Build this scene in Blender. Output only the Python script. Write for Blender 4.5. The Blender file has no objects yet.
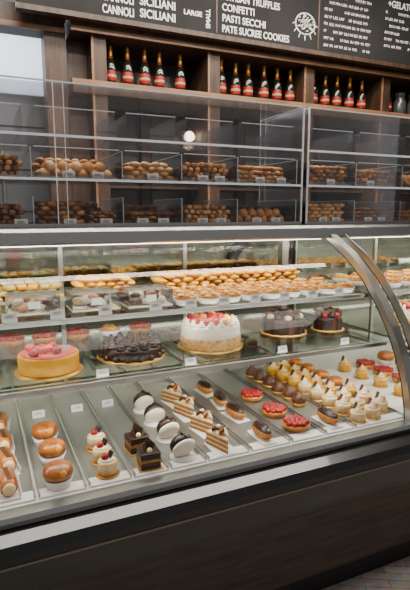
import bpy, bmesh, math, random
from mathutils import Vector, Matrix, Euler
random.seed(7)
R=random.uniform
scene=bpy.context.scene
COL=scene.collection

# ---------------------------------------------------------------- materials
def mat(name,col,rough=.5,metal=0.,col2=None,scale=20.,stretch=(1,1,1),bump=0.,emit=0.,coat=0.,detail=4):
    m=bpy.data.materials.new(name); m.use_nodes=True
    nt=m.node_tree; b=nt.nodes["Principled BSDF"]
    b.inputs["Base Color"].default_value=(*col,1)
    b.inputs["Roughness"].default_value=rough
    b.inputs["Metallic"].default_value=metal
    if coat: b.inputs["Coat Weight"].default_value=coat
    if emit:
        b.inputs["Emission Color"].default_value=(*col,1); b.inputs["Emission Strength"].default_value=emit
    if col2 or bump:
        tc=nt.nodes.new("ShaderNodeTexCoord"); mp=nt.nodes.new("ShaderNodeMapping")
        mp.inputs["Scale"].default_value=stretch
        n=nt.nodes.new("ShaderNodeTexNoise"); n.inputs["Scale"].default_value=scale; n.inputs["Detail"].default_value=detail
        nt.links.new(tc.outputs["Object"],mp.inputs[0]); nt.links.new(mp.outputs[0],n.inputs["Vector"])
        if col2:
            r=nt.nodes.new("ShaderNodeValToRGB")
            r.color_ramp.elements[0].position=.38; r.color_ramp.elements[1].position=.62
            r.color_ramp.elements[0].color=(*col,1); r.color_ramp.elements[1].color=(*col2,1)
            nt.links.new(n.outputs["Fac"],r.inputs[0]); nt.links.new(r.outputs[0],b.inputs["Base Color"])
        if bump:
            bp=nt.nodes.new("ShaderNodeBump"); bp.inputs["Strength"].default_value=bump; bp.inputs["Distance"].default_value=.004
            nt.links.new(n.outputs["Fac"],bp.inputs["Height"]); nt.links.new(bp.outputs[0],b.inputs["Normal"])
    return m
def glassmat(name,tint=(1,1,1),refl=.9,haze=0.,rough=.02,base=.0):
    m=bpy.data.materials.new(name); m.use_nodes=True; nt=m.node_tree
    for n in list(nt.nodes): nt.nodes.remove(n)
    o=nt.nodes.new("ShaderNodeOutputMaterial"); t=nt.nodes.new("ShaderNodeBsdfTransparent"); g=nt.nodes.new("ShaderNodeBsdfGlossy")
    t.inputs[0].default_value=(*tint,1); g.inputs["Roughness"].default_value=rough
    lw=nt.nodes.new("ShaderNodeFresnel"); lw.inputs["IOR"].default_value=1.45
    mu=nt.nodes.new("ShaderNodeMath"); mu.operation='MULTIPLY_ADD'; mu.inputs[1].default_value=refl; mu.inputs[2].default_value=base; mu.use_clamp=True
    mx=nt.nodes.new("ShaderNodeMixShader")
    nt.links.new(lw.outputs[0],mu.inputs[0]); nt.links.new(mu.outputs[0],mx.inputs[0])
    nt.links.new(t.outputs[0],mx.inputs[1]); nt.links.new(g.outputs[0],mx.inputs[2])
    last=mx
    if haze:
        d=nt.nodes.new("ShaderNodeBsdfDiffuse"); d.inputs[0].default_value=(.8,.78,.80,1)
        m2=nt.nodes.new("ShaderNodeMixShader"); m2.inputs[0].default_value=haze
        nt.links.new(mx.outputs[0],m2.inputs[1]); nt.links.new(d.outputs[0],m2.inputs[2]); last=m2
    nt.links.new(last.outputs[0],o.inputs[0])
    return m

G_case=glassmat("curved_glass",(.985,.99,.985),.5,0)
G_guard=glassmat("guard_glass",(.985,.985,.99),.5,.012)
G_bin=glassmat("acrylic_bin",(.985,.985,.99),.6,.008,rough=.05)
G_shelf=glassmat("shelf_glass",(.95,.98,.96),.3,.004)
G_edge=mat("glass_edge",(.68,.72,.76),.2,emit=.08)  # bright edge painted in: pale colour plus a faint glow
G_plastic=glassmat("clear_plastic",(.97,.97,.98),.9,.03,rough=.08)
STEEL=mat("brushed_steel",(.46,.455,.44),.28,1.,bump=.05,scale=60,stretch=(1,30,30))
STEELD=mat("dark_steel",(.15,.135,.12),.3,1.)
TRAY=mat("tray_metal",(.28,.28,.265),.32,.7,col2=(.34,.34,.32),scale=5)
DECK=mat("white_deck",(.82,.80,.77),.3,col2=(.72,.70,.67),scale=6)
BLACK=mat("black_gloss",(.006,.006,.007),.3,coat=.1)
BLACKM=mat("black_matte",(.015,.015,.017),.6)
WOOD=mat("wood_panel",(.050,.033,.025),.42,col2=(.090,.060,.044),scale=5,stretch=(1,8,8),bump=.15)
DWOOD=mat("dark_wood",(.045,.022,.013),.45,col2=(.085,.046,.027),scale=6,stretch=(6,6,.8),bump=.1)
LWOOD=mat("edge_wood",(.32,.17,.09),.45,col2=(.22,.11,.055),scale=6,stretch=(1,6,6))
PANEL=mat("green_grey_glass",(.12,.125,.12),.15,.3,col2=(.075,.08,.078),scale=2)
MIRROR=mat("mirror_door",(.34,.36,.29),.06,1.)
CHALKB=mat("chalkboard",(.008,.008,.009),.8,col2=(.014,.014,.015),scale=4)
CHALK=mat("chalk",(.85,.85,.80),.9,emit=.12)  # faint glow added so the lettering reads brighter
LED=mat("led_strip",(1,.97,.92),.4,emit=12)
WHITE=mat("white_card",(.8,.8,.79),.6)
INK=mat("grey_ink",(.15,.15,.15),.7)
PAPER=mat("white_paper",(.80,.78,.74),.7)
GOLD=mat("gold_board",(.62,.36,.08),.35,.6)
WALL=mat("wall_paint",(.10,.085,.075),.8,col2=(.12,.10,.09),scale=5)
CEIL=mat("ceiling_paint",(.45,.43,.41),.8,col2=(.48,.46,.44),scale=5)
WHITEW=mat("white_wall",(.70,.73,.78),.7,col2=(.66,.69,.74),scale=4)
FRIDGE=mat("grey_fridge",(.16,.17,.19),.35,.4,col2=(.19,.20,.22),scale=3)
CHOC=mat("dark_chocolate",(.016,.006,.0035),.35,col2=(.028,.010,.005),scale=60,bump=.3)
MILK=mat("milk_chocolate",(.105,.032,.008),.4,col2=(.06,.018,.005),scale=50,bump=.3)
SPONGE=mat("sponge",(.28,.105,.03),.6,col2=(.38,.17,.05),scale=80,bump=.3)
CREAM=mat("cream",(.74,.50,.21),.5,col2=(.80,.62,.34),scale=40)
WCREAM=mat("whipped_cream",(.82,.74,.58),.5)
YELLOW=mat("yellow_glaze",(.66,.27,.001),.45,col2=(.72,.34,.004),scale=30)
CUSTARD=mat("custard",(.70,.30,.006),.45,col2=(.78,.47,.05),scale=45)
CRUST=mat("pastry_crust",(.40,.13,.014),.55,col2=(.55,.23,.035),scale=60,bump=.4)
BREAD=mat("bread_crust",(.38,.14,.025),.6,col2=(.66,.31,.08),scale=25,bump=.5)
BREADL=mat("pale_biscuit",(.62,.34,.12),.6,col2=(.74,.48,.22),scale=35,bump=.5)
DBREAD=mat("dark_biscotti",(.17,.06,.018),.65,col2=(.36,.15,.05),scale=45,bump=.5)
BABA=mat("baba_crust",(.24,.052,.004),.3,col2=(.52,.165,.010),scale=40,coat=.3,bump=.3)
RED=mat("red_berry",(.42,.002,.003),.4,col2=(.24,.001,.002),scale=90,bump=.5,coat=.15)
PINK=mat("pink_glaze",(.58,.020,.008),.45,col2=(.70,.070,.025),scale=30)
ALMOND=mat("almonds",(.46,.22,.06),.6,col2=(.70,.46,.19),scale=110,bump=.8)
ORANGE=mat("orange_fruit",(.80,.20,.02),.3)
GREEN=mat("pistachio",(.45,.34,.07),.5,col2=(.58,.42,.12),scale=40)
BGLASS=mat("bottle_glass",(.012,.016,.008),.08,coat=.5)
LABEL=mat("red_label",(.34,.008,.008),.5)
LABELW=mat("cream_label",(.50,.34,.16),.5)
FOIL=mat("gold_foil",(.50,.26,.04),.4,.5)

# ---------------------------------------------------------------- mesh builder
class B:
    def __init__(s): s.bm=bmesh.new(); s.m=[]
    def mi(s,m):
        if m not in s.m: s.m.append(m)
        return s.m.index(m)
    def merge(s,tb,m,M=None,smooth=True):
        i=s.mi(m)
        if M is not None: bmesh.ops.transform(tb,matrix=M,verts=tb.verts)
        bmesh.ops.recalc_face_normals(tb,faces=tb.faces)
        for f in tb.faces: f.material_index=i; f.smooth=smooth
        me=bpy.data.meshes.new("t"); tb.to_mesh(me); tb.free(); s.bm.from_mesh(me); bpy.data.meshes.remove(me)
        return s
    def box(s,c,d,m,bev=0.,rot=(0,0,0),seg=2):
        tb=bmesh.new(); bmesh.ops.create_cube(tb,size=1)
        bmesh.ops.scale(tb,vec=d,verts=tb.verts)
        if bev: bmesh.ops.bevel(tb,geom=tb.edges[:],offset=bev,segments=seg,affect='EDGES',profile=.5)
        return s.merge(tb,m,Matrix.Translation(c)@Euler(rot).to_matrix().to_4x4(),False)
    def b2(s,x0,x1,y0,y1,z0,z1,m,bev=0.):
        return s.box(((x0+x1)/2,(y0+y1)/2,(z0+z1)/2),(x1-x0,y1-y0,z1-z0),m,bev)
    def lathe(s,prof,c,m,seg=24,wob=None,rot=(0,0,0),sc=(1,1,1)):
        tb=bmesh.new(); rings=[]
        for k,(r,z) in enumerate(prof):
            if r<1e-5: rings.append([tb.verts.new((0,0,z))])
            else:
                ring=[]
                for i in range(seg):
                    a=2*math.pi*i/seg; rr=r*(wob(a,k) if wob else 1)
                    ring.append(tb.verts.new((rr*math.cos(a),rr*math.sin(a),z)))
                rings.append(ring)
        for A,Bv in zip(rings,rings[1:]):
            for i in range(seg):
                j=(i+1)%seg
                a=[A[i%len(A)],A[j%len(A)]] if len(A)>1 else [A[0]]
                b=[Bv[j%len(Bv)],Bv[i%len(Bv)]] if len(Bv)>1 else [Bv[0]]
                vs=a+b
                if len(vs)>=3:
                    try: tb.faces.new(vs)
                    except ValueError: pass
        for rg in (rings[0],rings[-1]):
            if len(rg)>1:
                try: tb.faces.new(rg)
                except ValueError: pass
        return s.merge(tb,m,Matrix.Translation(c)@Euler(rot).to_matrix().to_4x4()@Matrix.Diagonal((*sc,1)))
    def ball(s,c,r,m,rot=(0,0,0),u=12,v=8):
        if not hasattr(r,'__len__'): r=(r,r,r)
        tb=bmesh.new(); bmesh.ops.create_uvsphere(tb,u_segments=u,v_segments=v,radius=1)
        return s.merge(tb,m,Matrix.Translation(c)@Euler(rot).to_matrix().to_4x4()@Matrix.Diagonal((*r,1)))
    def prism(s,poly,x0,x1,m,smooth=False):   # poly of (y,z) extruded along x
        tb=bmesh.new()
        a=[tb.verts.new((x0,y,z)) for y,z in poly]; b=[tb.verts.new((x1,y,z)) for y,z in poly]
        n=len(poly)
        for i in range(n): tb.faces.new((a[i],a[(i+1)%n],b[(i+1)%n],b[i]))
        tb.faces.new(a); tb.faces.new(b)
        return s.merge(tb,m,None,smooth)
    def sheet(s,prof,x0,x1,m):
        tb=bmesh.new(); a=[tb.verts.new((x0,y,z)) for y,z in prof]; b=[tb.verts.new((x1,y,z)) for y,z in prof]
        for i in range(len(prof)-1): tb.faces.new((a[i],a[i+1],b[i+1],b[i]))
        return s.merge(tb,m,None,True)
    def tube(s,pts,r,m,seg=8):
        tb=bmesh.new(); prev=None; pts=[Vector(p) for p in pts]
        for i,p in enumerate(pts):
            d=(pts[min(i+1,len(pts)-1)]-pts[max(i-1,0)]).normalized()
            q=d.to_track_quat('Z','Y'); ring=[tb.verts.new(p+q@Vector((r*math.cos(2*math.pi*k/seg),r*math.sin(2*math.pi*k/seg),0))) for k in range(seg)]
            if prev:
                for k in range(seg): tb.faces.new((prev[k],prev[(k+1)%seg],ring[(k+1)%seg],ring[k]))
            else: tb.faces.new(ring)
            prev=ring
        tb.faces.new(prev)
        return s.merge(tb,m)
    def mesh(s,name):
        me=bpy.data.meshes.new(name)
        s.bm.to_mesh(me); s.bm.free()
        for m in s.m: me.materials.append(m)
        return me
    def obj(s,name,loc=(0,0,0),parent=None):
        o=bpy.data.objects.new(name,s.mesh(name)); o.location=loc; COL.objects.link(o)
        if parent: o.parent=parent
        return o
def put(me,name,loc,rz=0,sc=1,parent=None):
    o=bpy.data.objects.new(name,me); o.location=loc; o.rotation_euler=(0,0,rz); o.scale=(sc,sc,sc); COL.objects.link(o)
    if parent: o.parent=parent
    return o
def empty(name,loc=(0,0,0)):
    e=bpy.data.objects.new(name,None); e.location=loc; e.empty_display_size=.1; COL.objects.link(e); return e

# ---------------------------------------------------------------- room
def floor_mat():
    m=bpy.data.materials.new("floor_tile"); m.use_nodes=True; nt=m.node_tree; b=nt.nodes["Principled BSDF"]
    tc=nt.nodes.new("ShaderNodeTexCoord"); mp=nt.nodes.new("ShaderNodeMapping"); mp.inputs["Rotation"].default_value=(0,0,.5)
    br=nt.nodes.new("ShaderNodeTexBrick"); br.inputs["Scale"].default_value=6; br.inputs["Color1"].default_value=(.55,.50,.45,1); br.inputs["Color2"].default_value=(.38,.34,.30,1)
    br.inputs["Mortar"].default_value=(.16,.14,.13,1); br.inputs["Mortar Size"].default_value=.01; br.inputs["Brick Width"].default_value=1.2; br.inputs["Row Height"].default_value=.25
    n=nt.nodes.new("ShaderNodeTexNoise"); n.inputs["Scale"].default_value=30; n.inputs["Detail"].default_value=6
    mx=nt.nodes.new("ShaderNodeMixRGB"); mx.blend_type='OVERLAY'; mx.inputs[0].default_value=.7
    L=nt.links.new
    L(tc.outputs["Object"],mp.inputs[0]); L(mp.outputs[0],br.inputs[0]); L(mp.outputs[0],n.inputs[0])
    L(br.outputs[0],mx.inputs[1]); L(n.outputs["Color"],mx.inputs[2]); L(mx.outputs[0],b.inputs["Base Color"])
    b.inputs["Roughness"].default_value=.55
    return m
B().b2(-3,6,-2.5,4.9,-.1,0,floor_mat()).obj("floor")
B().b2(-3,6,-2.5,4.9,3.25,3.35,CEIL).obj("ceiling")
B().b2(.64,6,3.92,4.02,0,3.25,WALL).obj("wall_back")
B().b2(-3,6,4.8,4.9,0,3.25,WHITEW).obj("wall_kitchen")
B().b2(-3.1,-3,-2.5,4.9,0,3.25,WALL).obj("wall_left")
B().b2(6,6.1,-2.5,4.9,0,3.25,WALL).obj("wall_right")

# ---------------------------------------------------------------- back shelving
b=B()
X0,X1=.62,4.6
for x in (.80,1.62,2.44,3.22,4.0): b.b2(x-.05,x+.05,3.40,3.80,0,2.56,DWOOD,.004); b.b2(x-.05,x-.035,3.392,3.40,1.0,2.56,LWOOD)
b.b2(.62,.75,3.55,3.85,0,2.56,DWOOD)
b.b2(X0,X1,3.80,3.90,0,2.56,DWOOD)
b.b2(X0,X1,3.38,3.80,2.20,2.285,DWOOD,.004)
b.b2(X0,X1,3.372,3.38,2.255,2.285,LWOOD)
b.b2(X0,X1,3.36,3.90,2.56,2.66,DWOOD,.004)
b.b2(X0,X1,3.352,3.36,2.562,2.590,LWOOD)
b.b2(X0,X1,3.30,3.80,0,1.02,DWOOD)
b.b2(X0,X1,3.27,3.80,1.02,1.06,STEELD)
xs=[.85,1.57,1.67,2.39,2.49,3.17,3.27,3.95]
for k in range(0,8,2):
    a,c=xs[k],xs[k+1]; mid=(a+c)/2
    for p,q in ((a,mid-.03),(mid+.03,c)):
        b.b2(p+.03,q-.03,3.78,3.80,1.10,2.16,PANEL)
    b.b2(mid-.03,mid+.03,3.74,3.80,1.06,2.20,DWOOD)
    b.b2(a,c,3.55,3.79,1.62,1.64,DWOOD)
    b.b2(a+.02,c-.02,3.79,3.80,2.32,2.54,PANEL)
b.obj("wooden_bottle_shelving")
b=B(); b.b2(-.2,-.08,3.45,3.6,0,2.56,DWOOD); b.b2(.47,.60,3.45,3.6,0,2.56,DWOOD); b.b2(-.2,.6,3.45,3.6,2.56,2.70,DWOOD); b.b2(-.2,.6,3.43,3.45,2.56,2.59,LWOOD)
b.obj("door_1")
B().b2(-3,-.22,3.45,3.6,0,3.25,WALL).obj("wall_partition")
b=B(); b.b2(-.3,.62,3.95,4.6,.05,2.28,FRIDGE,.01); b.b2(.155,.165,3.944,3.95,.1,2.25,BLACKM); 
for x in (.11,.21): b.b2(x-.01,x+.01,3.92,3.935,1.3,1.9,STEEL,.003); b.b2(x-.008,x+.008,3.93,3.95,1.32,1.34,STEEL); b.b2(x-.008,x+.008,3.93,3.95,1.86,1.88,STEEL)
for z in (1.45,1.75,2.05): b.b2(-.25,.57,3.945,3.95,z,z+.01,BLACKM)
b.b2(-.28,.6,3.98,4.55,0,.05,BLACKM)
b.obj("kitchen_fridge")

# bottles
def bottle():
    b=B()
    b.lathe([(0,0),(.028,0),(.032,.004),(.032,.115),(.027,.135),(.014,.165),(.0115,.18),(.0115,.225),(0,.228)],(0,0,0),BGLASS,20)
    b.lathe([(.0328,.03),(.0332,.031),(.0332,.085),(.0328,.087)],(0,0,0),LABEL,20)
    b.lathe([(.0334,.050),(.0338,.051),(.0338,.064),(.0334,.065)],(0,0,0),LABELW,20)
    b.lathe([(.0145,.168),(.0132,.178),(.0125,.20),(.0138,.222),(.013,.235),(0,.238)],(0,0,0),FOIL,16)
    b.lathe([(.0168,.158),(.0172,.159),(.0152,.168),(.0148,.168)],(0,0,0),LABEL,16)
    return b.mesh("wine_bottle")
bm_=bottle()
for i,x in enumerate([.90,1.016,1.137,1.245,1.40,1.725,1.845,1.953,2.09,2.21,2.33,2.55,2.67,2.79,2.92,3.05,3.34]):
    put(bm_,"wine_bottle",(x,3.50,2.286),R(-.5,.5),1.12+.02*(i%3-1))
for x in (3.50,3.66,3.80):
    B().lathe([(0,0),(.05,0),(.055,.01),(.055,.12),(.04,.15),(.04,.17),(.046,.172),(.046,.2),(0,.205)],(0,0,0),PANEL).obj("storage_jar",(x,3.52,2.286))

# glowing globe added in place of a ceiling light's reflection on the guard
b=B(); b.lathe([(0,0),(.02,.001),(.04,.018),(.042,.035),(.03,.06),(.015,.07),(0,.07)],(0,0,0),mat("reflection_glow",(1,.78,.5),.4,emit=5),16)
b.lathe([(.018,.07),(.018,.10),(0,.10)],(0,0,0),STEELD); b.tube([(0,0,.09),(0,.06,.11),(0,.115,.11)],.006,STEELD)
b.obj("lamp_reflection_globe",(1.52,3.62,1.98))

# ---------------------------------------------------------------- menu board
menu=empty("menu_board",(0,3.28,2.64))
b=B(); b.b2(.30,4.6,0,.05,0,.50,CHALKB,.004); b.b2(.30,4.6,-.012,.05,-.03,.0,DWOOD); b.b2(.30,4.6,-.012,.05,.50,.53,DWOOD)
for x in (1.58,2.42): b.b2(x-.006,x+.006,-.004,0,0.01,.49,DWOOD)
for x in (.6,2.0,3.4): b.tube([(x,.025,.53),(x,.025,.609)],.006,STEELD)
b.obj("board",(0,0,0),menu)
def text(t,x,z,h,w=None,rz=0,parent=menu,m=CHALK,y=-.003):
    cu=bpy.data.curves.new("chalk_text","FONT"); cu.body=t; cu.size=h*1.4; cu.extrude=.0012; cu.offset=.0012
    cu.materials.append(m)
    o=bpy.data.objects.new("chalk_text",cu); COL.objects.link(o); o.parent=parent
    o.location=(x,y,z); o.rotation_euler=(math.pi/2,-rz,0)
    if w:
        bpy.context.view_layer.update(); o.scale=(w/max(o.dimensions.x,.01),1,1)
    return o
for i in range(2):
    text("CANNOLI",.80,.095-.072*i,.05,.20); text("SICILIANI",1.04,.105-.072*i,.05,.24)
text("BONGO",.80,.167,.05,.17); text("LARGE",1.34,.095,.03,.13); text("SMALL",1.53,.03,.03,.12,rz=math.pi/2)
for i,t in enumerate(["ARTISAN TRUFFLES","CONFETTI","PASTI SECCHI","PATE SUCREE COOKIES"]):
    text(t,1.62,.228-.068*i,.046,[.46,.25,.34,.54][i])
b=B()
c0=Vector((2.30,-.003,.17))
def ring(r,e=1): return [c0+Vector((r*math.cos(a*math.pi/12),0,e*r*math.sin(a*math.pi/12))) for a in range(25)]
b.tube(ring(.085,.85),.005,CHALK,6)
for _ in range(70):
    a=R(0,6.28); r=R(0,.075); p=c0+Vector((r*math.cos(a),0,.8*r*math.sin(a))); b.tube([p,p+Vector((.014,0,.009))],.004,CHALK,5)
for k in range(7): 
    a=math.pi+k*math.pi/6; p=c0+Vector((.09*math.cos(a),0,.08*math.sin(a))); b.tube([p,p+Vector((.02*math.cos(a),0,.025*math.sin(a)-.01))],.004,CHALK,5)
for col,(xa,n) in enumerate([(2.47,8),(3.06,6)]):
    for r_ in range(n):
        x=xa; z=.40-.050*r_-(.03 if col else 0)
        while x<xa+(.42 if col==0 else .5):
            w=R(.018,.05)
            if R(0,1)<.85:
                for t in range(int(w/.012)+1):
                    p=Vector((x+t*.012,-.003,z)); b.tube([p+Vector((0,0,-.010)),p+Vector((R(-.003,.008),0,.010))],.0022,CHALK,4)
                b.tube([Vector((x,-.003,z+R(-.01,.01))),Vector((x+w,-.003,z+R(-.01,.01)))],.0022,CHALK,4)
            x+=w+.014
b.obj("chalk_marks",(0,0,0),menu)
text("+GELATO",3.08,.41,.05,.27)

# ---------------------------------------------------------------- display cases
PR=[(1.67,1.365),(1.615,1.335),(1.52,1.283),(1.43,1.215),(1.35,1.13),(1.29,1.05),(1.24,.96),(1.205,.87),(1.187,.79),(1.18,.735)]
def off(pr,d):
    out=[]
    for i,(y,z) in enumerate(pr):
        a=pr[max(i-1,0)]; c=pr[min(i+1,len(pr)-1)]; t=Vector((c[0]-a[0],c[1]-a[1])).normalized()
        out.append((y-t.y*d,z+t.x*d))
    return out
DZ=.75; SM=.99; SU=1.145; YK=2.0
def case(x0,x1,fl,fr,gap):
    root=empty("pastry_display_case",((x0+x1)/2,1.6,0)); ox=-(x0+x1)/2
    def fin(b,n): 
        o=b.obj(n,(ox,-1.6,0),root); return o
    b=B()
    g0=x0-gap
    b.b2(g0,x1,1.20,YK,.66,DZ-.004,DECK)
    b.b2(g0,x1,1.40,YK+.06,.08,.66,BLACKM)
    b.b2(g0,x1,1.375,1.40,.09,.66,WOOD)
    b.b2(g0,x1,1.39,YK+.02,0,.09,BLACKM)
    b.prism([(1.20,.742),(1.165,.742),(1.160,.73),(1.165,.716),(1.20,.716)],g0,x1,STEEL)
    b.prism([(1.20,.716),(1.15,.712),(1.118,.70),(1.105,.68),(1.103,.66),(1.20,.66)],g0,x1,BLACK,False)
    b.prism([(1.20,.66),(1.101,.66),(1.101,.654),(1.20,.654)],g0,x1,STEELD)
    b.prism([(1.20,.654),(1.115,.654),(1.120,.61),(1.13,.57),(1.15,.54),(1.20,.525),(1.40,.525),(1.40,.654)],g0,x1,BLACK)
    b.b2(x0,x1,YK,YK+.02,DZ,1.36,MIRROR)
    n=max(2,int((x1-x0)/.5)); 
    for i in range(n+1):
        x=x0+(x1-x0)*i/n; b.b2(max(x0,x-.008),min(x1,x+.008),YK-.008,YK,DZ,1.36,STEEL)
    b.b2(x0,x1,YK-.01,YK+.03,DZ-.01,DZ+.02,STEEL)
    b.b2(g0,x1,1.655,YK+.10,1.372,1.40,STEELD,.003)
    b.prism([(1.70,1.398),(1.655,1.398),(1.640,1.388),(1.640,1.352),(1.65,1.345),(1.70,1.352)],g0,x1,STEEL)
    b.b2(x0,x1,1.70,1.725,1.35,1.366,WHITE)
    fin(b,"body")
    b=B(); b.b2(x0+.03,x1-.03,1.703,1.722,1.340,1.350,LED); fin(b,"led_tube")
    b=B(); b.sheet(PR,x0+.005,x1-.005,G_case); fin(b,"curved_glass")
    b=B()
    for xa,xb in ((x0,x0+fl),(x1-fr,x1)):
        o=off(PR,-.012); i_=off(PR,.014); b.prism(o+i_[::-1],xa,xb,STEEL,False)
        o=off(PR,.014); i_=off(PR,.020); b.prism(o+i_[::-1],xa,xb,BLACKM,False)
        b.b2(xa,xb,YK-.02,YK,DZ,1.36,STEEL)
    fin(b,"frame")
    b=B()
    for xe in (x0+.005,x1-.005):
        tb=bmesh.new(); tb.faces.new([tb.verts.new((xe,y,z)) for y,z in PR+[(1.99,.735),(1.99,1.365)]]); b.merge(tb,G_case,None,False)
    fin(b,"end_glass")
    b=B()
    for yf,z in ((1.32,SM),(1.45,SU)):
        b.b2(x0+.012,x1-.012,yf+.012,YK-.05,z-.006,z,G_shelf)
        b.b2(x0+.012,x1-.012,yf,yf+.013,z-.014,z+.0005,STEEL,.002)
        b.b2(x0+.022,x1-.022,yf+.016,yf+.026,z-.014,z-.0075,LED)
        for k in range(4):
            x=x0+.04+(x1-x0-.08)*k/3
            b.prism([(yf+.03,z-.008),(YK-.02,z-.008),(YK-.02,z-.05),(yf+.2,z-.018),(yf+.03,z-.014)],x-.002,x+.002,STEEL)
    fin(b,"glass_shelves")
    def al(y,z,pw,sx,tilt=12):
        l=bpy.data.lights.new("led_light","AREA"); l.shape='RECTANGLE'; l.size=x1-x0-.1; l.size_y=sx; l.energy=pw; l.color=(1,.94,.83)
        o=bpy.data.objects.new("led_light",l); COL.objects.link(o); o.parent=root; o.location=(0,y-1.6,z); o.rotation_euler=(math.radians(tilt),0,0)
    k=(x1-x0)/2
    al(1.71,1.336,5.5*k,.02); al(1.475,SU-.02,1.5*k,.012,25); al(1.345,SM-.02,4.0*k,.012,30)
    return root
XE=1.335
case(-.75,XE,.03,.034,0)
case(1.375,3.4,.008,.03,1.375-XE)

def guard(x0,x1,divs):
    root=empty("glass_sneeze_guard",(0,0,0))
    b=B()
    yb=2.09
    b.b2(x0,x1,1.750,1.754,1.402,1.865,G_guard)
    for x in (x0,x1-.004): b.b2(x,x+.004,1.755,yb,1.402,1.865,G_guard)
    for z in (1.56,1.70,1.861): b.b2(x0+.005,x1-.005,1.755,yb,z-.006,z,G_guard)
    b.obj("panes",(0,0,0),root)
    b=B()
    b.b2(x0,x1,1.748,1.755,1.865,1.869,G_edge)
    for z in (1.56,1.70): b.b2(x0,x1,1.744,1.7495,z-.006,z+.002,G_edge)
    for x in [x0,x1]: b.b2(x-.002,x+.002,1.746,1.753,1.402,1.868,G_edge); b.b2(x-.002,x+.002,1.755,yb,1.865,1.868,G_edge); b.b2(x-.002,x+.002,yb-.003,yb,1.402,1.865,G_edge)
    b.b2(x0,x1,1.742,1.760,1.4005,1.412,STEEL)
    if x0<0:
        b.b2(.255,.258,1.745,1.7495,1.41,1.866,G_edge); b.b2(.288,.290,1.745,1.7495,1.41,1.866,G_edge)
    b.obj("edges",(0,0,0),root)
    b=B()   # clear bins: dividers, lips and tilted lids
    for x in divs:
        for za,zb in ((1.5605,1.66),(1.402,1.50)):
            b.b2(x-.0015,x+.0015,1.765,yb-.005,za,zb,G_bin); b.b2(x-.0012,x+.0012,1.765,1.768,za,zb,G_edge); b.b2(x-.0012,x+.0012,1.765,yb-.005,zb,zb+.0015,G_edge)
    for p,q in zip(divs,divs[1:]):
        if q-p<.4:
            b.box(((p+q)/2,1.92,1.672),(q-p-.01,.30,.002),G_bin,0,(.03,0,0)); b.b2(p+.01,q-.01,1.766,1.768,1.662,1.665,G_edge)
            b.b2(p+.01,q-.01,1.765,1.767,1.5605,1.580,G_bin)
            b.b2(p+.02,q-.02,1.775,1.777,1.702,1.79,G_bin); b.b2(p+.02,q-.02,1.773,1.776,1.79,1.7925,G_edge)
            for xx in (p+.02,q-.022): b.b2(xx,xx+.002,1.777,yb-.02,1.702,1.79,G_bin)
    b.obj("acrylic_bins",(0,0,0),root)
guard(-.72,1.235,[-.33,-.09,.18,.485,.71,.945,1.22]); guard(1.262,3.3,[1.28,1.53,1.80,2.13,2.45,2.75])

# ---------------------------------------------------------------- breads
def pile(name,x,y,z,n,kind,m,w=.2,lay=2,tray=True,m2=None):
    b=B(); h0=0
    if tray:
        b.b2(-w/2-.01,w/2+.01,-.07,.07,0,.004,STEEL); h0=.004
        b.b2(-w/2-.01,w/2+.01,-.072,-.069,0,.010,STEEL); b.b2(-w/2-.01,w/2+.01,.069,.072,0,.010,STEEL)
    for L in range(lay):
        k=n-(L%2)
        for i in range(k):
            mm=m2 if (m2 and R(0,1)<.4) else m
            xx=-w/2+w*(i+.5+.5*(L%2))/n
            if kind=='long':
                r=min(.017,w/n*.55); b.ball((xx,R(-.006,.006),h0+r*.75+L*r*1.2),(r,.058,r*.75),mm,(0,0,R(-.2,.2)))
            elif kind=='round':
                for yy in (-.045,0.,.045):
                    r=min(.024,w/n*.55); t=.010; b.ball((xx+R(-.004,.004),yy+R(-.004,.004),h0+t+L*t*1.6),(r,r,t),mm,(R(-.2,.2),R(-.2,.2),0))
            elif kind=='bisc':
                for yy in (-.034,.034):
                    b.box((xx,yy,h0+.010+L*.018),(w/n*.78,.054,.017),mm,.006,(R(-.12,.12),R(-.12,.12),R(-.4,.4)))
            elif kind=='loaf':
                for yy in (-.034,.034):
                    r=min(.026,w/n*.5); b.lathe([(0,0),(r*.8,.001),(r,.012),(r*.85,.026),(r*.4,.034),(0,.035)],(xx+R(-.003,.003),yy,h0+L*.026),mm,14,rot=(0,0,R(-.2,.2)),sc=(1,1.15,1))
    return b.obj(name,(x,y,z))
Z1=1.5605; Z0=1.4005
for nm,x,n,k,m,w,l,m2 in [("biscotti_pile",.045,9,'bisc',DBREAD,.22,4,BREAD),("biscotti_pile",-.22,7,'bisc',BREAD,.17,3,None),("bread_roll_pile",.333,6,'loaf',BREAD,.26,2,BREADL),("cookie_pile",.60,5,'round',BREADL,.185,4,BREAD),
      ("biscotti_pile",.83,8,'bisc',BREAD,.20,4,DBREAD),("breadstick_pile",1.08,9,'long',BREAD,.235,4,BREADL),("cookie_pile",1.405,6,'round',DBREAD,.21,5,BREAD),("biscotti_pile",1.665,9,'bisc',DBREAD,.23,4,BREAD),("bread_roll_pile",1.965,7,'loaf',BREAD,.29,2,BREADL),("breadstick_pile",2.29,9,'long',BREAD,.26,4,None),("biscotti_pile",2.6,8,'bisc',DBREAD,.24,3,None)]:
    pile(nm,x,1.856,Z1,n,k,m,w,l,True,m2)
for x,k,m,w in ((.045,'bisc',BREAD,.22),(.333,'long',BREAD,.26),(.6,'long',DBREAD,.18),(.83,'loaf',BREAD,.20),(1.08,'round',BREAD,.23),(1.405,'long',BREAD,.21),(1.665,'round',DBREAD,.22),(1.965,'bisc',DBREAD,.28)):
    pile("pastry_pile",x,2.005,Z1,8,k,m,w,4 if k!='loaf' else 2,True,BREADL)
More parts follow.
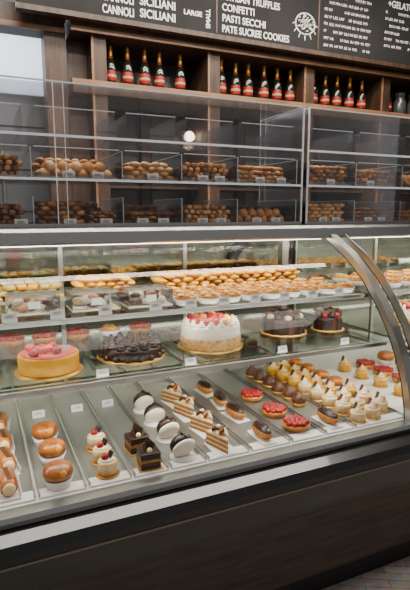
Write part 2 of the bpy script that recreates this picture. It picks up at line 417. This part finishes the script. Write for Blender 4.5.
for nm,x,n,k,m,w,l,m2 in [("biscotti_pile",.045,8,'bisc',DBREAD,.22,4,None),("cookie_pile",.275,5,'round',DBREAD,.16,5,BREAD),
      ("breadstick_pile",.60,8,'long',DBREAD,.185,3,BREAD),("biscotti_pile",.83,8,'bisc',BREAD,.20,4,BREADL),("bread_roll_pile",1.08,6,'loaf',BREAD,.235,2,None),("cookie_pile",1.405,6,'round',BREAD,.21,5,BREADL),("breadstick_pile",1.665,9,'long',DBREAD,.23,4,BREAD),("biscotti_pile",1.965,9,'bisc',BREAD,.28,3,None),("bread_roll_pile",2.28,6,'loaf',BREAD,.26,2,None),("cookie_pile",2.6,6,'round',DBREAD,.24,4,None),("biscotti_pile",-.2,6,'bisc',BREAD,.16,3,None)]:
    pile(nm,x,1.86,Z0,n,k,m,w,l,True,m2)
pile("breadstick_pile",.423,1.86,Z0,5,'long',BREAD,.088,4,True,BREADL)
for x,k,m,w in ((.045,'round',DBREAD,.22),(.333,'long',BREAD,.26),(.6,'bisc',BREAD,.18),(.83,'long',BREAD,.20),(1.08,'bisc',DBREAD,.235),(1.405,'bisc',BREAD,.21),(1.665,'round',BREAD,.23)):
    pile("pastry_pile",x,2.01,Z0,8,k,m,w,4,True,BREADL)
def tag(w=.05,h=.032):
    b=B(); b.box((0,0,h/2+.0005),(w,.0015,h),WHITE,0,(-.15,0,0)); b.b2(-w/2,w/2,0,.010,0,.001,WHITE)
    for i in range(3):
        b.box((R(-.003,.003),-.0022+(-.003+.004*(i-1))*-.4,h*(.3+.22*i)),(w*(.7-.1*i),.001,.002),INK,0,(-.15,0,0))
    return b.mesh("price_tag")
tg=tag()
for x in (.05,.30,.40,.60,.80,.87,1.05,1.15,1.4,1.62,1.9): put(tg,"price_tag",(x,1.771,Z1),0,.85)
for x in (.05,.14,.30,.425,.56,.64,.80,.88,1.04,1.13,1.37,1.44,1.62,1.7,1.95): put(tg,"price_tag",(x,1.775,Z0),0,.85)

# ---------------------------------------------------------------- pastries
def cup(b,r,h,m=PAPER,c=(0,0,0)):
    b.lathe([(0,0),(r*.75,0),(r,h),(r*.97,h),(r*.72,.002),(0,.002)],c,m,28,wob=lambda a,k:1+.035*math.sin(14*a))
def berries(b,cx,cy,z,r,n,br,m=RED):
    for i in range(n):
        a=i*2.39996; rr=r*math.sqrt((i+.3)/n); b.ball((cx+rr*math.cos(a),cy+rr*math.sin(a),z),(br,br,br*.9),m,u=8,v=6)
def m_eclair(glaze,body):
    b=B(); b.box((0,0,.002),(.050,.110,.003),PAPER,.001)
    b.ball((0,0,.023),(.023,.054,.020),body,u=16,v=10); b.ball((0,0,.029),(.0205,.050,.0175),glaze,u=16,v=10)
    for i in range(5): b.box((0,-.03+.015*i,.0455),(.022,.003,.002),MILK,0,(0,0,.5))
    return b
def m_cannolo():
    b=B(); b.box((0,0,.002),(.052,.115,.003),PAPER,.001)
    for sx in (-1,1): b.box((sx*.026,0,.009),(.002,.11,.014),PAPER,0,(0,sx*.3,0))
    b.lathe([(.012,-.045),(.021,-.04),(.022,0),(.021,.04),(.012,.045)],(0,0,.026),BABA,14,rot=(math.pi/2,0,0))
    for s in (-1,1): b.ball((0,s*.046,.026),(.016,.010,.016),CREAM)
    b.box((0,0,.0475),(.012,.07,.002),MILK,.0005,(0,0,.1))
    return b
def m_baba():
    b=B(); cup(b,.038,.026); b.lathe([(0,.003),(.024,.004),(.026,.024),(.037,.030),(.039,.042),(.033,.056),(.016,.063),(0,.062)],(0,0,0),BABA,20)
    b.ball((.010,-.026,.044),(.013,.012,.013),CUSTARD); return b
def m_berrycup():
    b=B(); b.lathe([(0,0),(.033,0),(.034,.002),(0,.003)],(0,0,0),GOLD,20)
    b.lathe([(0,.003),(.027,.003),(.027,.014),(.0255,.014)],(0,0,0),CRUST,20); b.lathe([(.0268,.014),(.027,.038),(.025,.042),(0,.043)],(0,0,0),CREAM,20)
    b.lathe([(.020,.043),(.019,.047),(0,.048)],(0,0,0),WCREAM,14)
    b.ball((-.006,0,.052),.011,RED); b.box((.009,.004,.054),(.004,.018,.026),CHOC,.001,(.2,.3,.4)); return b
def m_square():
    b=B(); b.b2(-.034,.034,-.034,.034,0,.002,GOLD)
    for i,m in enumerate((CHOC,MILK,SPONGE,CHOC,CHOC)): b.b2(-.028,.028,-.028,.028,.002+.009*i,.0105+.009*i,m,.001)
    b.box((.004,.004,.06),(.003,.036,.03),CHOC,.001,(.3,.2,.5)); b.box((-.010,0,.056),(.003,.026,.024),MILK,.001,(-.2,-.3,-.4)); b.ball((.0,-.014,.05),.008,CREAM); return b
def m_roll():
    b=B(); b.lathe([(0,0),(.038,0),(.039,.002),(0,.003)],(0,0,0),PAPER,20)
    b.lathe([(.0,-.022),(.026,-.020),(.034,-.010),(.035,.010)],(0,.006,.034),CHOC,24,rot=(math.pi/2+.5,0,0))
    b.lathe([(.035,.008),(.033,.016),(.024,.022),(.010,.024),(0,.0245)],(0,.004,.034),WCREAM,24,rot=(math.pi/2+.5,0,0))
    b.ball((0,-.016,.047),(.012,.007,.012),CHOC); b.box((0,-.004,.066),(.004,.022,.010),CHOC,.001,(.5,0,.6))
    return b
def m_slice():
    b=B(); b.b2(-.036,.036,-.05,.05,0,.002,PAPER)
    def tri(z0,z1,m,s=1.):
        tb=bmesh.new(); P=[(0,-.05*s),(.032*s,.045*s),(-.032*s,.045*s)]
        a=[tb.verts.new((x,y,z0)) for x,y in P]; c=[tb.verts.new((x,y,z1)) for x,y in P]
        for i in range(3): tb.faces.new((a[i],a[(i+1)%3],c[(i+1)%3],c[i]))
        tb.faces.new(a); tb.faces.new(c); b.merge(tb,m,None,False)
    z=.002
    for m,h in ((SPONGE,.010),(CREAM,.005),(SPONGE,.010),(CREAM,.005),(SPONGE,.010),(CREAM,.005)): tri(z,z+h,m,1. if m is not CREAM else .98); z+=h
    b.ball((0,.012,z),(.020,.025,.012),CREAM); b.ball((0,.02,z+.014),.010,WCREAM)
    for i in range(11): b.box((R(-.014,.014),R(-.02,.03),z+.012),(.003,.026,.018),[MILK,CRUST,WCREAM][i%3],.001,(R(-.6,.6),R(-.6,.6),R(0,3)))
    return b
def m_tart():
    b=B(); b.lathe([(0,0),(.036,0),(.045,.018),(.043,.019),(.038,.012),(0,.012)],(0,0,0),CRUST,26,wob=lambda a,k:1+.03*math.sin(13*a))
    b.lathe([(.04,.012),(.03,.018),(0,.019)],(0,0,0),CUSTARD,20); berries(b,0,0,.024,.037,28,.0088); return b
def m_puff():
    b=B(); cup(b,.03,.016,GOLD); b.lathe([(0,.002),(.024,.003),(.028,.018),(.024,.034),(.014,.046),(.005,.054),(0,.056)],(0,0,0),MILK,18); return b
def m_creamcup(body=CREAM,top=WCREAM):
    b=B(); b.lathe([(0,0),(.031,0),(.031,.002),(0,.003)],(0,0,0),GOLD,20)
    b.lathe([(0,.002),(.026,.002),(.028,.03),(.026,.036),(0,.037)],(0,0,0),body,20)
    for i in range(3): b.lathe([(.018-.005*i,0),(.019-.0055*i,.005),(.010-.003*i,.009)],(0,0,.037+.006*i),top,14)
    b.ball((.01,-.008,.047),.007,CUSTARD); b.box((-.008,.006,.056),(.003,.012,.026),MILK,.001,(.1,.35,.2)); return b
def m_quiche(k0=0):
    b=B(); cup(b,.041,.020,PAPER); b.lathe([(0,.003),(.03,.004),(.038,.021),(.037,.026),(.032,.023),(0,.024)],(0,0,0),CRUST,22)
    b.lathe([(.033,.0235),(.026,.028),(0,.031)],(0,0,0),[CUSTARD,YELLOW][k0%2],16)
    for i in range(7):
        a=i*.9; r=.021 if i else 0; b.ball((r*math.cos(a),r*math.sin(a),.030),(.010,.010,.006),[CUSTARD,YELLOW,CREAM,CRUST,CUSTARD][(i+k0)%5],u=8,v=6)
    return b
MM={k:v.mesh(k) for k,v in dict(chocolate_eclair=m_eclair(CHOC,CRUST),cannolo_pastry=m_cannolo(),baba_pastry=m_baba(),berry_cream_cup=m_berrycup(),chocolate_square_cake=m_square(),
    chocolate_cream_dome=m_roll(),layer_cake_slice=m_slice(),raspberry_tart=m_tart(),chocolate_puff=m_puff(),cream_cup_dessert=m_creamcup(),custard_cup_dessert=m_creamcup(CUSTARD,CREAM),custard_tartlet=m_quiche(),custard_tartlet2=m_quiche(3)).items()}
ZD=.752
cols=[("cannolo_pastry",.035,[1.272,1.40,1.53,1.67]),("baba_pastry",.155,[1.25,1.38,1.51]),("berry_cream_cup",.285,[1.247,1.33,1.415]),
 ("chocolate_square_cake",.395,[1.245,1.35]),("chocolate_cream_dome",.502,[1.258,1.385,1.51,1.63]),("layer_cake_slice",.63,[1.262,1.39,1.52,1.65]),
 ("chocolate_eclair",.775,[1.27,1.44,1.57,1.70]),("raspberry_tart",.91,[1.28,1.41,1.57]),("chocolate_eclair",1.035,[1.28]),("chocolate_puff",1.035,[1.44,1.51,1.58,1.65,1.72,1.79]),
 ("cream_cup_dessert",1.137,[1.245,1.32,1.395,1.47,1.545]),("custard_cup_dessert",1.137,[1.62,1.70,1.78]),("cream_cup_dessert",1.203,[1.25,1.325,1.40]),("custard_cup_dessert",1.203,[1.48,1.56,1.64,1.72,1.80]),("cream_cup_dessert",1.269,[1.28,1.36]),("custard_cup_dessert",1.269,[1.44]),("baba_pastry",1.268,[1.53,1.62,1.71,1.80])]
edges_=[-.03,.095,.22,.34,.445,.56,.70,.845,.975,1.095,1.315]
for i in range(len(edges_)-1):
    a,c=edges_[i]+.004,edges_[i+1]-.004
    b=B(); b.b2(a,c,1.25,1.93,.7462,.7515,TRAY)
    b.b2(a,c,1.208,1.25,.7462,.7515,DECK)
    for x in (a,c-.003): b.b2(x,x+.003,1.21,1.93,.7515,.760,STEEL)
    b.b2(a,c,1.926,1.93,.7515,.760,STEEL); b.obj("serving_tray")
for n,x,ys in cols:
    for y in ys: put(MM[n],n,(x+(R(-.004,.004) if x<1.1 else 0),y+R(-.004,.006),ZD),R(-.15,.15) if n!="berry_cream_cup" else R(-1,1),.82 if (n=="baba_pastry" and x>1) else R(.95,1.02))
for x in (.155,.285,.395): put(tg,"price_tag",(x,1.72,ZD),0,.8)

def cake(r,h,side,top,kind):
    b=B(); b.lathe([(0,0),(r+.012,0),(r+.012,.004),(0,.005)],(0,0,0),GOLD,32,wob=lambda a,k:1+.015*math.sin(24*a))
    z=.005
    b.lathe([(r*.98,z),(r,z+.004),(r,z+h-.006),(r*.96,z+h),(0,z+h)],(0,0,0),side,40); T=z+h
    b.lathe([(r*.93,T),(r*.92,T+.002),(0,T+.003)],(0,0,0),top,36)
    if kind=='straw':
        for i in range(9):
            a=i*.8; rr=.015+.03*(i%2); b.ball((rr*math.cos(a)-.015,rr*math.sin(a),T+.011),(.015,.015,.011),RED if i%3 else PINK)
        b.box((.045,-.02,T+.012),(.03,.002,.016),WCREAM,.001,(-.3,0,0))
    if kind=='choc':
        for i in range(14):
            a=i*2*math.pi/14; x,y=r*.82*math.cos(a),r*.82*math.sin(a)
            for k in range(3): b.lathe([(.017-.005*k,0),(.016-.005*k,.007),(.006,.011)],(x,y,T+.006*k),CHOC,10)
        for i in range(14): b.box((R(-.055,.055),R(-.055,.055),T+.008),(.004,.03,.014),[CHOC,MILK][i%3==0],.001,(R(-.5,.5),R(-.5,.5),R(0,3)))
        for i in range(16):
            a=i*2*math.pi/16; b.ball((r*math.cos(a),r*math.sin(a),.012),(.011,.011,.009),CHOC)
    if kind=='white':
        b.lathe([(r+.003,.006),(r+.004,h*.55),(r+.001,h*.58)],(0,0,0),ALMOND,40)
        for i in range(16):
            a=i*2*math.pi/16; x,y=r*.84*math.cos(a),r*.84*math.sin(a)
            for k in range(3): b.lathe([(.014-.004*k,0),(.013-.004*k,.006),(.005,.01)],(x,y,T+.005*k),WCREAM,10)
        for i in range(26):
            a=i*2.4; rr=.078*math.sqrt(i/26); b.ball((rr*math.cos(a),rr*math.sin(a),T+.014+.008*(i<6)),(.014,.014,.013),[RED,MILK,RED,CUSTARD,CRUST][i%5])
    if kind in('dark','berry'):
        for i in range(10):
            a=i*2*math.pi/10; b.ball((r*.75*math.cos(a),r*.75*math.sin(a),T+.008),(.014,.014,.012),(CREAM if i%2 else CHOC) if kind=='dark' else [RED,CHOC][i%2])
        q=min(.05,r*.7)
        for i in range(30): b.box((R(-q,q),R(-q,q),T+.01+R(0,.016)),(.004,.03,.014),CHOC if i%2 else MILK,.001,(R(-.6,.6),R(-.6,.6),R(0,3)))
        for i in range(14):
            a=i*2*math.pi/14; b.box((r*math.cos(a),r*math.sin(a),h*.5),(.004,.02,h*.9),CHOC if i%5 else MILK,.001,(0,0,a))
    return b
SZ=SM+.0005
cake(.086,.052,YELLOW,PINK,'straw').obj("strawberry_mousse_cake",(.17,1.475,SZ))
cake(.098,.034,CHOC,CHOC,'choc').obj("chocolate_cake",(.435,1.53,SZ))
cake(.102,.078,WCREAM,WCREAM,'white').obj("almond_cream_cake",(.72,1.535,SZ))
cake(.080,.052,CHOC,CHOC,'dark').obj("chocolate_cake",(1.065,1.60,SZ))
cake(.054,.048,CHOC,CHOC,'berry').obj("chocolate_berry_cake",(1.253,1.57,SZ))
cake(.09,.06,WCREAM,ORANGE,'white').obj("orange_cream_cake",(1.66,1.50,SZ))
cake(.09,.05,CREAM,CREAM,'white').obj("cream_cake",(1.9,1.55,SZ))
cake(.09,.06,CHOC,CHOC,'choc').obj("chocolate_cake",(2.2,1.55,SZ))
for x in (.09,.20,.32,.44,.56,.84): put(MM["raspberry_tart"] if x!=.44 else MM["custard_tartlet"],"raspberry_tart" if x!=.44 else "custard_tartlet",(x,1.84,SZ))
SUZ=SU+.0005
def clam(i):
    b=B(); w,d,h=.15,.12,.055
    for (a,c,e,g,p,q) in ((-w/2,w/2,-d/2,-d/2+.001,0.004,h),(-w/2,w/2,d/2-.001,d/2,.004,h),(-w/2,-w/2+.001,-d/2,d/2,.004,h),(w/2-.001,w/2,-d/2,d/2,.004,h),(-w/2,w/2,-d/2,d/2,h,h+.001)):
        b.b2(a,c,e,g,p,q,G_plastic)
    b.b2(-w/2,w/2,-d/2,d/2,0,.004,WCREAM)
    for k in range(20):
        b.ball((R(-.055,.055),R(-.04,.04),.016+.016*(k%2)),(.018,.018,.010),[WCREAM,CREAM,MILK,MILK,BREAD][(k+i)%5],(R(-.4,.4),R(-.4,.4),0))
    b.box((0,-.0615,.03),(.035,.0012,.022),WHITE)
    return b
for i,x in enumerate((-.04,.145,.33,.505)): clam(i).obj("cookie_clamshell_box",(x,1.62-.01*i,SUZ),)
for r_,y in enumerate((1.525,1.61,1.695)):
    for k in range(9):
        x=.625+.083*k+.02*(r_%2)
        if x<1.29: put(MM["custard_tartlet" if (k+r_)%2 else "custard_tartlet2"],"custard_tartlet",(x,y,SUZ),R(0,6))
pile("cream_puff_pile",.94,1.83,SUZ,13,'round',CUSTARD,.66,4,m2=BREAD)
pile("cookie_pile",.42,1.84,SUZ,6,'round',CUSTARD,.22,4,m2=BREAD); pile("pistachio_cookie_pile",.13,1.84,SUZ,7,'bisc',GREEN,.28,3,m2=CUSTARD)
for x in (.07,.20,.34,.50,.62,.74,.86,.98,1.10,1.22): put(tg,"price_tag",(x,1.470,SUZ),0,.8)
for x in (.30,.57,.9,1.16): put(tg,"price_tag",(x,1.355,SZ),0,.7)
for k in range(9):
    for y in (1.55,1.65,1.75): put(MM["custard_tartlet"],"custard_tartlet",(1.46+.1*k,y,SUZ))
for k,n in enumerate(["custard_cup_dessert","raspberry_tart","baba_pastry","chocolate_square_cake","berry_cream_cup"]):
    for y in (1.27,1.38,1.49,1.60,1.71): put(MM[n],n,(1.47+.12*k,y,DZ-.0035))

# ---------------------------------------------------------------- lights
def area(loc,rot,sx,sy,e,col=(1,1,1),name="added_overhead_light"):
    l=bpy.data.lights.new(name,"AREA"); l.shape='RECTANGLE'; l.size=sx; l.size_y=sy; l.energy=e; l.color=col
    o=bpy.data.objects.new(name,l); COL.objects.link(o); o.location=loc; o.rotation_euler=rot
area((1.3,.2,3.2),(0,0,0),3,.6,50,(1,.93,.84))  # unseen light added to brighten the case fronts softly
area((1.6,2.5,3.2),(math.radians(15),0,0),3.5,.2,70,(1,.89,.76))  # unseen light added over the aisle to warm the wood shelving
area((1.2,1.85,3.2),(0,0,0),3.0,.15,80,(1,.93,.84))  # unseen light added above the guard to brighten the breads
area((.2,4.2,3.1),(0,0,0),1.2,.6,45,(.9,.95,1),"kitchen_light")
w=bpy.data.worlds.new("world"); scene.world=w; w.use_nodes=True
w.node_tree.nodes["Background"].inputs[0].default_value=(.88,.88,.92,1); w.node_tree.nodes["Background"].inputs[1].default_value=.30

# ---------------------------------------------------------------- camera
cd=bpy.data.cameras.new("camera"); cam=bpy.data.objects.new("camera",cd); COL.objects.link(cam)
cd.sensor_fit='VERTICAL'; cd.sensor_height=24; cd.lens=500/590*24; cd.clip_start=.02
cam.location=(0,0,1.45); cam.rotation_euler=(math.radians(90-9.4),0,math.radians(-24.5))
scene.camera=cam
